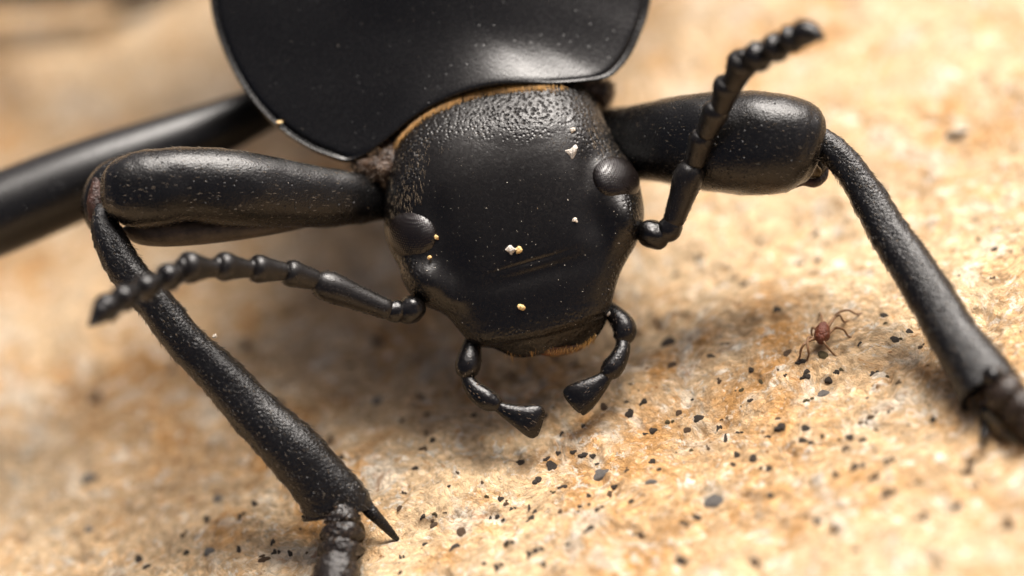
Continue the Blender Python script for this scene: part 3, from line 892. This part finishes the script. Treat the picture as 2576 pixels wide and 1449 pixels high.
h = part('labrum_bristles', (V, F), M_GOLD, head); h['kind'] = 'stuff'
p, nn = surf_sample(colV, colF, 1500)
V, F = hairs(p, nn + .7 * -U_, RNG.uniform(.08, .16, len(p)), .007)
h = part('collar_bristles', (V, F), M_BROWNH, collar); h['kind'] = 'stuff'
p, nn = surf_sample(*inflate([(1478,215),(1520,205),(1541,212),(1536,240),(1524,268),(1505,262),(1490,240)], lambda x, y: 1.55 + 0 * np.asarray(x), .22, .5), 700)
V, F = hairs(p, nn + .5 * -U_, RNG.uniform(.05, .12, len(p)), .007)
h = part('collar_bristles', (V, F), M_BROWNH, flap); h['kind'] = 'stuff'

def setae(vf, n, L, W, along, mat, parent, lift=.5, name='setae'):
    p, nn = surf_sample(vf[0], vf[1], n)
    al = along / np.linalg.norm(along)
    V, F = hairs(p, nn * lift + al + RNG.normal(0, .15, p.shape), L * RNG.uniform(.6, 1.4, len(p)), W)
    h = part(name, (V, F), mat, parent); h['kind'] = 'stuff'

# ---- foreleg with bent knee towards the rear leg (image left)
leg1 = empty('foreleg', P(960, 500, 1.6), beetle)
fe1 = tube([(1090,470,2.7,100),(1030,487,2.1,105),(961,499,1.55,112),(870,499,1.05,140),(781,494,.75,160),(664,482,.45,182),(586,473,.32,194),(469,464,.20,190),(391,473,.16,198),(340,478,.16,190),(312,478,.2,170),(296,478,.25,136)],
           n=56, steps=7, cap0=.3, cap1=.42, sq=2.45, rough=.016, rscale=3.2)
part('femur', fe1, M_LEG, leg1)
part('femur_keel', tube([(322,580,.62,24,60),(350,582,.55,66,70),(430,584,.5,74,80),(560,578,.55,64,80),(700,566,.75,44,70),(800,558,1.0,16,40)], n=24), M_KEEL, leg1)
part('femur_lobe', inflate([(430,400),(350,384),(295,393),(250,416),(220,452),(205,495),(206,535),(226,577),(238,566),(240,520),(262,540),(330,560),(420,540)], lambda x, y: .85 + 0 * np.asarray(x), .25, .35), M_LEG, leg1)
part('joint_membrane', tube([(240,452,.60,18,20),(242,486,.54,40,26),(238,520,.52,42,26),(232,552,.56,18,20)], n=20, rough=.02, rscale=14), M_JOINT, leg1)
def saw(t, ca):
    return (np.abs(ca) > .9) * .022 * (((t * 31 + 0.35 * np.sin(t * 57)) % 1) ** 1.5) * (t > .15)
ti1 = tube([(252,520,.36,22),(254,536,.30,42),(262,566,.22,66),(281,612,.12,84),(318,680,.05,90),(388,760,0,93),(470,865,-.02,98),(555,945,-.03,112),(640,1039,-.05,124),(734,1130,-.08,143),(806,1214,-.1,150,130),(834,1252,-.08,164,130),(846,1274,-.06,174,128),(850,1292,-.05,180,124)],
           n=56, steps=9, cap0=.6, sq=2.6, rough=.010, rscale=9, cup=60, edge=saw)
part('tibia', ti1, M_TIBIA, leg1)
part('tibial_spur', tube([(918,1270,-.15,38),(940,1294,-.15,33),(966,1321,-.1,26),(988,1345,-.05,19),(1000,1357,-.02,12)], n=20, rough=.008, rscale=20), M_TIBIA, leg1)
part('tibial_spur', tube([(893,1310,.05,18,14),(903,1325,.08,25,16),(908,1345,.1,23,14),(906,1362,.12,12,8)], n=18), M_SPUR, leg1)
for st in ([(850,1262,-.1,44),(854,1274,-.2,50),(858,1290,-.28,76),(860,1304,-.32,92),(861,1311,-.33,92),(861,1316,-.33,70)],
           [(861,1310,-.26,44),(862,1318,-.3,56),(862,1334,-.36,98),(861,1346,-.4,110),(861,1352,-.42,108),(861,1357,-.42,80)],
           [(860,1350,-.34,50),(859,1358,-.38,60),(858,1374,-.44,104),(857,1386,-.48,116),(857,1392,-.5,112),(857,1397,-.5,80)],
           [(848,1390,-.5,44),(848,1402,-.56,84),(847,1430,-.66,112),(844,1470,-.78,116),(841,1512,-.86,98),(838,1546,-.92,46)]):
    vf = tube(st, n=34, steps=6, rough=.04, rscale=12)
    part('tarsus_segment', vf, M_DIRTY, leg1)
    setae(vf, 200, .06, .007, P(850, 1440, -.5) - P(860, 1290, 0), M_BROWNH, leg1, .8)
for s in (-1, 1):
    gd = ground_d(838 + s * 40, 1600)
    part('tarsal_claw', tube([(838 + s * 8, 1538, -.98, 20), (838 + s * 24, 1566, -1.1, 16), (838 + s * 36, 1588, gd - .1, 10), (838 + s * 40, 1600, gd, 4)], n=12), M_GLOSS, leg1)
setae(fe1, 900, .06, .0045, P(300, 480, .2) - P(900, 480, .9), M_PALEH, leg1, .35)
setae(ti1, 500, .075, .010, P(800, 1230, 0) - P(300, 650, 0), M_DARKH, leg1, .6, 'spines')
setae(ti1, 650, .055, .0045, P(800, 1230, 0) - P(300, 650, 0), M_PALEH, leg1, .5)

# ---- foreleg on the other side
leg2 = empty('foreleg', P(1500, 350, 2.4), beetle)
fe2 = tube([(1370,345,3.1,110),(1440,350,2.8,140),(1513,352,2.3,166),(1596,358,1.7,188),(1683,356,1.2,218),(1778,356,.8,250),(1878,360,.5,264),(1940,361,.4,260),(1990,364,.36,244),(2016,368,.36,222),(2034,373,.38,190)],
           n=56, steps=8, cap0=.3, cap1=.28, sq=2.45, rough=.016, rscale=3.2)
part('femur', fe2, M_LEG, leg2)
part('femur_lobe', inflate([(1960,300),(2020,300),(2060,322),(2078,360),(2083,410),(2080,440),(2062,460),(2035,462),(2000,460),(1950,400)], lambda x, y: .72 + 0 * np.asarray(x), .2, .35), M_LEG, leg2)
part('joint_membrane', tube([(2034,352,.40,16),(2032,380,.36,22),(2034,405,.38,22),(2046,428,.42,34,26),(2058,436,.46,26)], n=20, rough=.015, rscale=14), M_SPUR, leg2)
part('femur_rim', tube([(1990,470,.42,14),(2020,458,.40,20),(2050,460,.42,24),(2074,446,.5,16),(2082,424,.55,8)], n=16), M_JOINT, leg2)
ti2 = tube([(2030,356,.40,36),(2046,352,.34,62),(2078,366,.26,74),(2133,420,.14,78),(2189,504,.0,90),(2236,586,-.2,100),(2290,666,-.45,109),(2350,760,-.75,116),(2402,850,-1.05,124),(2452,920,-1.35,140),(2478,962,-1.5,152),(2492,990,-1.6,156)],
           n=52, steps=8, cap0=.6, sq=2.6, rough=.010, rscale=9, cup=60, edge=saw)
part('tibia', ti2, M_TIBIA, leg2)
setae(ti2, 500, .075, .010, P(2500, 1000, -1.5) - P(2050, 360, .3), M_DARKH, leg2, .6, 'spines')
setae(ti2, 900, .055, .005, P(2500, 1000, -1.5) - P(2050, 360, .3), M_PALEH, leg2, .5)
setae(fe2, 1000, .06, .0045, P(2020, 360, .4) - P(1600, 360, 1.5), M_PALEH, leg2, .35)
gd = ground_d(2470, 1125)
part('tibial_spur', tube([(2480,1030,-1.75,30),(2478,1060,-1.8,26),(2474,1095,gd - .35,18),(2470,1120,gd - .05,7)], n=18), M_TIBIA, leg2)
gd2 = ground_d(2560, 1140)
part('tibial_spur', tube([(2488,1040,-1.85,34,24),(2508,1068,-1.95,42,26),(2538,1098,-2.0,32,20),(2566,1120,max(gd2, -2.4) ,8)], n=18), M_SPUR, leg2)
part('tarsal_joint', pxe(2497, 946, -1.98, 28, 28, .2, 20, n=24, m=16), M_GLOSS, leg2)
gd3 = ground_d(2700, 1130)
for i in range(4):
    x0, y0 = 2500 + i * 34, 972 + i * 34; d0 = -1.95 - .10 * i
    vf = tube([(x0, y0, d0, 60), (x0 + 16, y0 + 11, d0 - .03, 96), (x0 + 34, y0 + 22, d0 - .07, 104), (x0 + 50, y0 + 34, d0 - .1, 84)], n=28, steps=5, rough=.035, rscale=10)
    part('tarsus_segment', vf, M_DIRTY2, leg2)
    setae(vf, 160, .055, .007, P(2700, 1130, -2) - P(2500, 980, -1.8), M_BROWNH, leg2, .8)
vf = tube([(2632, 1100, -2.28, 70), (2680, 1104, -2.3, 100), (2740, 1140, -2.35, 100), (2790, 1165, -2.4, 60)], n=28, steps=5, rough=.03, rscale=10)
part('tarsus_segment', vf, M_DIRTY, leg2)
for s in (-1, 1):
    gd = ground_d(2840 + s * 20, 1215 - s * 25)
    part('tarsal_claw', tube([(2786, 1163, -2.4, 20), (2810 + s * 10, 1180 - s * 12, (gd - 2.4) / 2 - .2, 16), (2840 + s * 20, 1215 - s * 25, gd, 4)], n=12), M_GLOSS, leg2)

# ---- middle and hind legs, far behind the plane of focus
leg3 = empty('middle_leg', P(700, 250, 3.4), beetle)
fe3 = tube([(860,170,3.9,120),(760,225,3.7,118),(660,272,3.5,124),(540,325,3.3,150),(400,380,3.1,178),(240,440,2.9,200),(90,500,2.75,212),(-60,562,2.6,214),(-200,616,2.5,190),(-270,645,2.5,140)], n=40, steps=6, cap1=.5)
part('femur', fe3, M_FAR, leg3)
g3 = ground_pt(-330, 1120); gdd = ground_d(-330, 1120)
part('tibia', tube([(-280,640,2.6,60),(-300,700,2.4,100),(-310,820,(gdd+2.4)*.5-.2,112),(-318,950,gdd*.7+.5,130),(-325,1060,gdd-.35,150)], n=30, steps=6), M_FAR, leg3)
part('tarsus_segment', tube([(-325,1050,gdd-.4,70),(-350,1090,gdd-.3,90),(-400,1120,ground_d(-400,1120)-.3,90),(-470,1150,ground_d(-470,1150)-.2,60)], n=24), M_DIRTY, leg3)
leg4 = empty('hind_leg', P(500, -500, 7), beetle)
gh = lambda x, y, e: ground_d(x, y) - e
part('femur', tube([(520,-520,7.4,150),(300,-400,8.5,170),(60,-260,10,176),(-250,-70,gh(-250,-70,2.0),150)], n=30, cap1=.5), M_FAR, leg4)
part('tibia', tube([(-262,-60,gh(-262,-60,2.0),80),(-160,-12,gh(-160,-12,1.6),84),(0,-8,gh(0,-8,1.3),84),(180,-18,gh(180,-18,1.1),84),(330,-40,gh(330,-40,.9),88),(430,-70,gh(430,-70,.7),88)], n=30), M_FAR, leg4)
part('tarsus_segment', tube([(420,-72,gh(420,-72,.6),60),(480,-84,gh(480,-84,.4),70),(560,-100,gh(560,-100,.3),60)], n=20), M_DIRTY, leg4)

# ------------------------------------------------------------------ the mite
mx, my = 2068.7, 839
mdg = ground_d(mx, my + 18)
mite = empty('mite', P(mx, my + 24, ground_d(mx, my + 24)))
tag(mite, 'tiny rust red mite with thin tan legs walking on the pale rock', 'mite')
def mp(zx, zy): return 1918 + .1389 * zx, 742 + .1389 * zy
bd = mdg - .26
vf = tube([(2073.5, 812.5, bd + .10, 12), (2072, 818, bd + .08, 26), (2070, 829, bd + .03, 37), (2068, 843, bd, 40), (2066, 854, bd - .02, 34), (2065.5, 860, bd - .02, 22)], n=30, steps=6, rough=.016, rscale=13)
mbody = part('body', vf, M_MITE, mite)
MLEG = [[(960,800),(850,765),(810,850),(830,1000),(838,1090),(800,1190)],
        [(950,790),(840,830),(740,910),(690,1020),(680,1110),(620,1220)],
        [(980,620),(910,595),(888,670),(915,770)],
        [(1085,560),(1078,430),(1045,330),(1030,380)],
        [(1190,700),(1110,740),(1098,810),(1150,910),(1250,1030),(1330,1110)],
        [(1180,720),(1290,620),(1360,590),(1470,630),(1540,730),(1610,770)],
        [(1190,580),(1300,420),(1400,365),(1450,450),(1490,490),(1550,465)],
        [(1170,570),(1290,420),(1380,320),(1550,275),(1700,345),(1800,330)]]
for L in MLEG:
    n = len(L); st = []
    for i, q in enumerate(L):
        x, y = mp(*q); t = i / (n - 1)
        el = .16 * (1 - t) + .13 * math.sin(math.pi * min(t * 1.2, 1))
        st.append((x, y, ground_d(x, y) - el / .643 if i else bd + .02, 8.0 - 3.2 * t))
    lg = part('leg', tube(st, n=12, steps=4), M_MLEG, mite)

# ------------------------------------------------------------------ grains of dust lying on the beetle
def grain(name, x, y, d, pts, th, mat, label, cat='dust grain'):
    poly = [(x + a, y + b) for a, b in pts]
    V, F = inflate(poly, lambda xx, yy: d + .004 * np.sin(np.asarray(xx) * .9) + 0 * np.asarray(xx), th, th, n=3, rows=4, power=.45)
    V = V + np.array([mnoise.noise_vector(Vector(v * 40)) for v in V]) * .010
    o = mesh_obj(name, V, F, mat, None, smooth=False)
    return tag(o, label, cat, 'mineral dust grains lying on the beetle')
G = lambda r, k=7, e=1.0, s=0: [(r * (1 + .3 * math.sin(3 * i + s)) * math.cos(i * 2 * math.pi / k), r * e * (1 + .3 * math.cos(2 * i + s)) * math.sin(i * 2 * math.pi / k)) for i in range(k)]
hd = lambda x, y, o=.02: head_d(x, y) - o
grain('dust_grain', 1437, 383, hd(1437, 383), [(-16,-4),(-4,-8),(10,-19),(16,-12),(12,2),(6,14),(2,20),(-5,10)], .03, M_WHITE, 'largest whitish triangular mineral flake on top of the head behind the eye')
grain('dust_grain', 1440, 328, hd(1440, 328), G(7, 7, 1, 1), .03, M_DUST, 'small white crumb above the triangular flake on the head')
grain('dust_grain', 1286, 628, hd(1286, 628), G(12, 8, .9, 2), .04, M_WHITE, 'whitish lumpy crumb in the middle of the forehead touching a round ochre grain')
grain('dust_grain', 1305, 630, hd(1305, 630), G(9, 8, 1, .3), .045, M_OCHRE, 'round ochre grain touching the whitish lumpy crumb on the forehead')
grain('dust_grain', 1311, 773, hd(1311, 773), [(-10,-5),(-2,-8),(9,-3),(10,5),(4,8),(-7,4)], .04, M_OCHRE, 'angular ochre mineral grain on the lower face above the mouth')
grain('dust_grain', 1530, 788, hd(1530, 788, 0) + .02, G(6, 7, 1, 3), .03, M_DUST, 'tiny pale grain at the corner of the clypeus above a palp')
grain('dust_grain', 1098, 597, hd(1098, 597), G(7, 7, .8, 4), .03, M_OCHRE, 'small ochre crumb beside the compound eye facing the curved antenna')
grain('dust_grain', 1447, 553, hd(1447, 553), G(7, 7, 1, 5), .025, M_DUST, 'small pale crumb on the smooth cheek below the other eye')
grain('dust_grain', 540, 846, -.10, G(6.5, 7, 1, 6), .04, M_DUST, 'pale grain perched on the upper edge of the serrated tibia')
grain('dust_grain', 752, 497, .16, G(6, 7, 1.2, 2), .03, M_DUST, 'pale grain on the shaded inner half of the sharp femur')
grain('dust_grain', 1080, 648, hd(1080, 648) - .06, G(5, 7, 1, 7), .03, M_OCHRE, 'tiny ochre crumb on the lobe over the antenna socket')
grain('dust_grain', 702, 309, pron_d(712, 309) - .06, G(7, 7, .8, 1), .03, M_OCHRE, 'ochre crumb stuck on the beaded edge of the pronotum')
grain('dust_grain', 2010, 452, .2, G(6, 7, 1, 1), .03, M_OCHRE, 'ochre crumb near the knee of the thick femur behind the upright antenna')
V = []; F = []
def mote(p, r):
    k = len(V); a = RNG.normal(0, 1, (3, 3)); a /= np.linalg.norm(a, axis=1)[:, None]
    e = [a[0], -a[0], a[1] * .7, -a[1] * .7, a[2] * .8, -a[2] * .8]
    V.extend([p + q * r * RNG.uniform(.6, 1.2) for q in e])
    for (i, j, l) in ((0,2,4),(2,1,4),(1,3,4),(3,0,4),(2,0,5),(1,2,5),(3,1,5),(0,3,5)): F.append((k + i, k + j, k + l))
hpoly = [tuple(q) for q in HPOLY]; ppoly = [tuple(q[:2]) for q in PR]
c = 0
while c < 330:
    x, y = RNG.uniform(970, 1620), RNG.uniform(330, 880)
    if inpoly(x, y, hpoly): mote(P(x, y, head_d(x, y) - .002), float(np.clip(RNG.exponential(.004) + .003, 0, .016))); c += 1
c = 0
while c < 80:
    x, y = RNG.uniform(530, 1640), RNG.uniform(-60, 400)
    if inpoly(x, y, ppoly): mote(P(x, y, pron_d(x, y) - .002), float(np.clip(RNG.exponential(.003) + .002, 0, .012))); c += 1
for vf, cnt in ((fe1, 120), (ti1, 120), (fe2, 160), (ti2, 40)):
    p, nn = surf_sample(vf[0], vf[1], cnt)
    for q in p: mote(q, float(np.clip(RNG.exponential(.003) + .003, 0, .014)))
mo = mesh_obj('dust', np.array(V), F, M_DUST, None, smooth=False)
tag(mo, 'fine pale dust motes scattered over the black beetle', 'dust', kind='stuff')
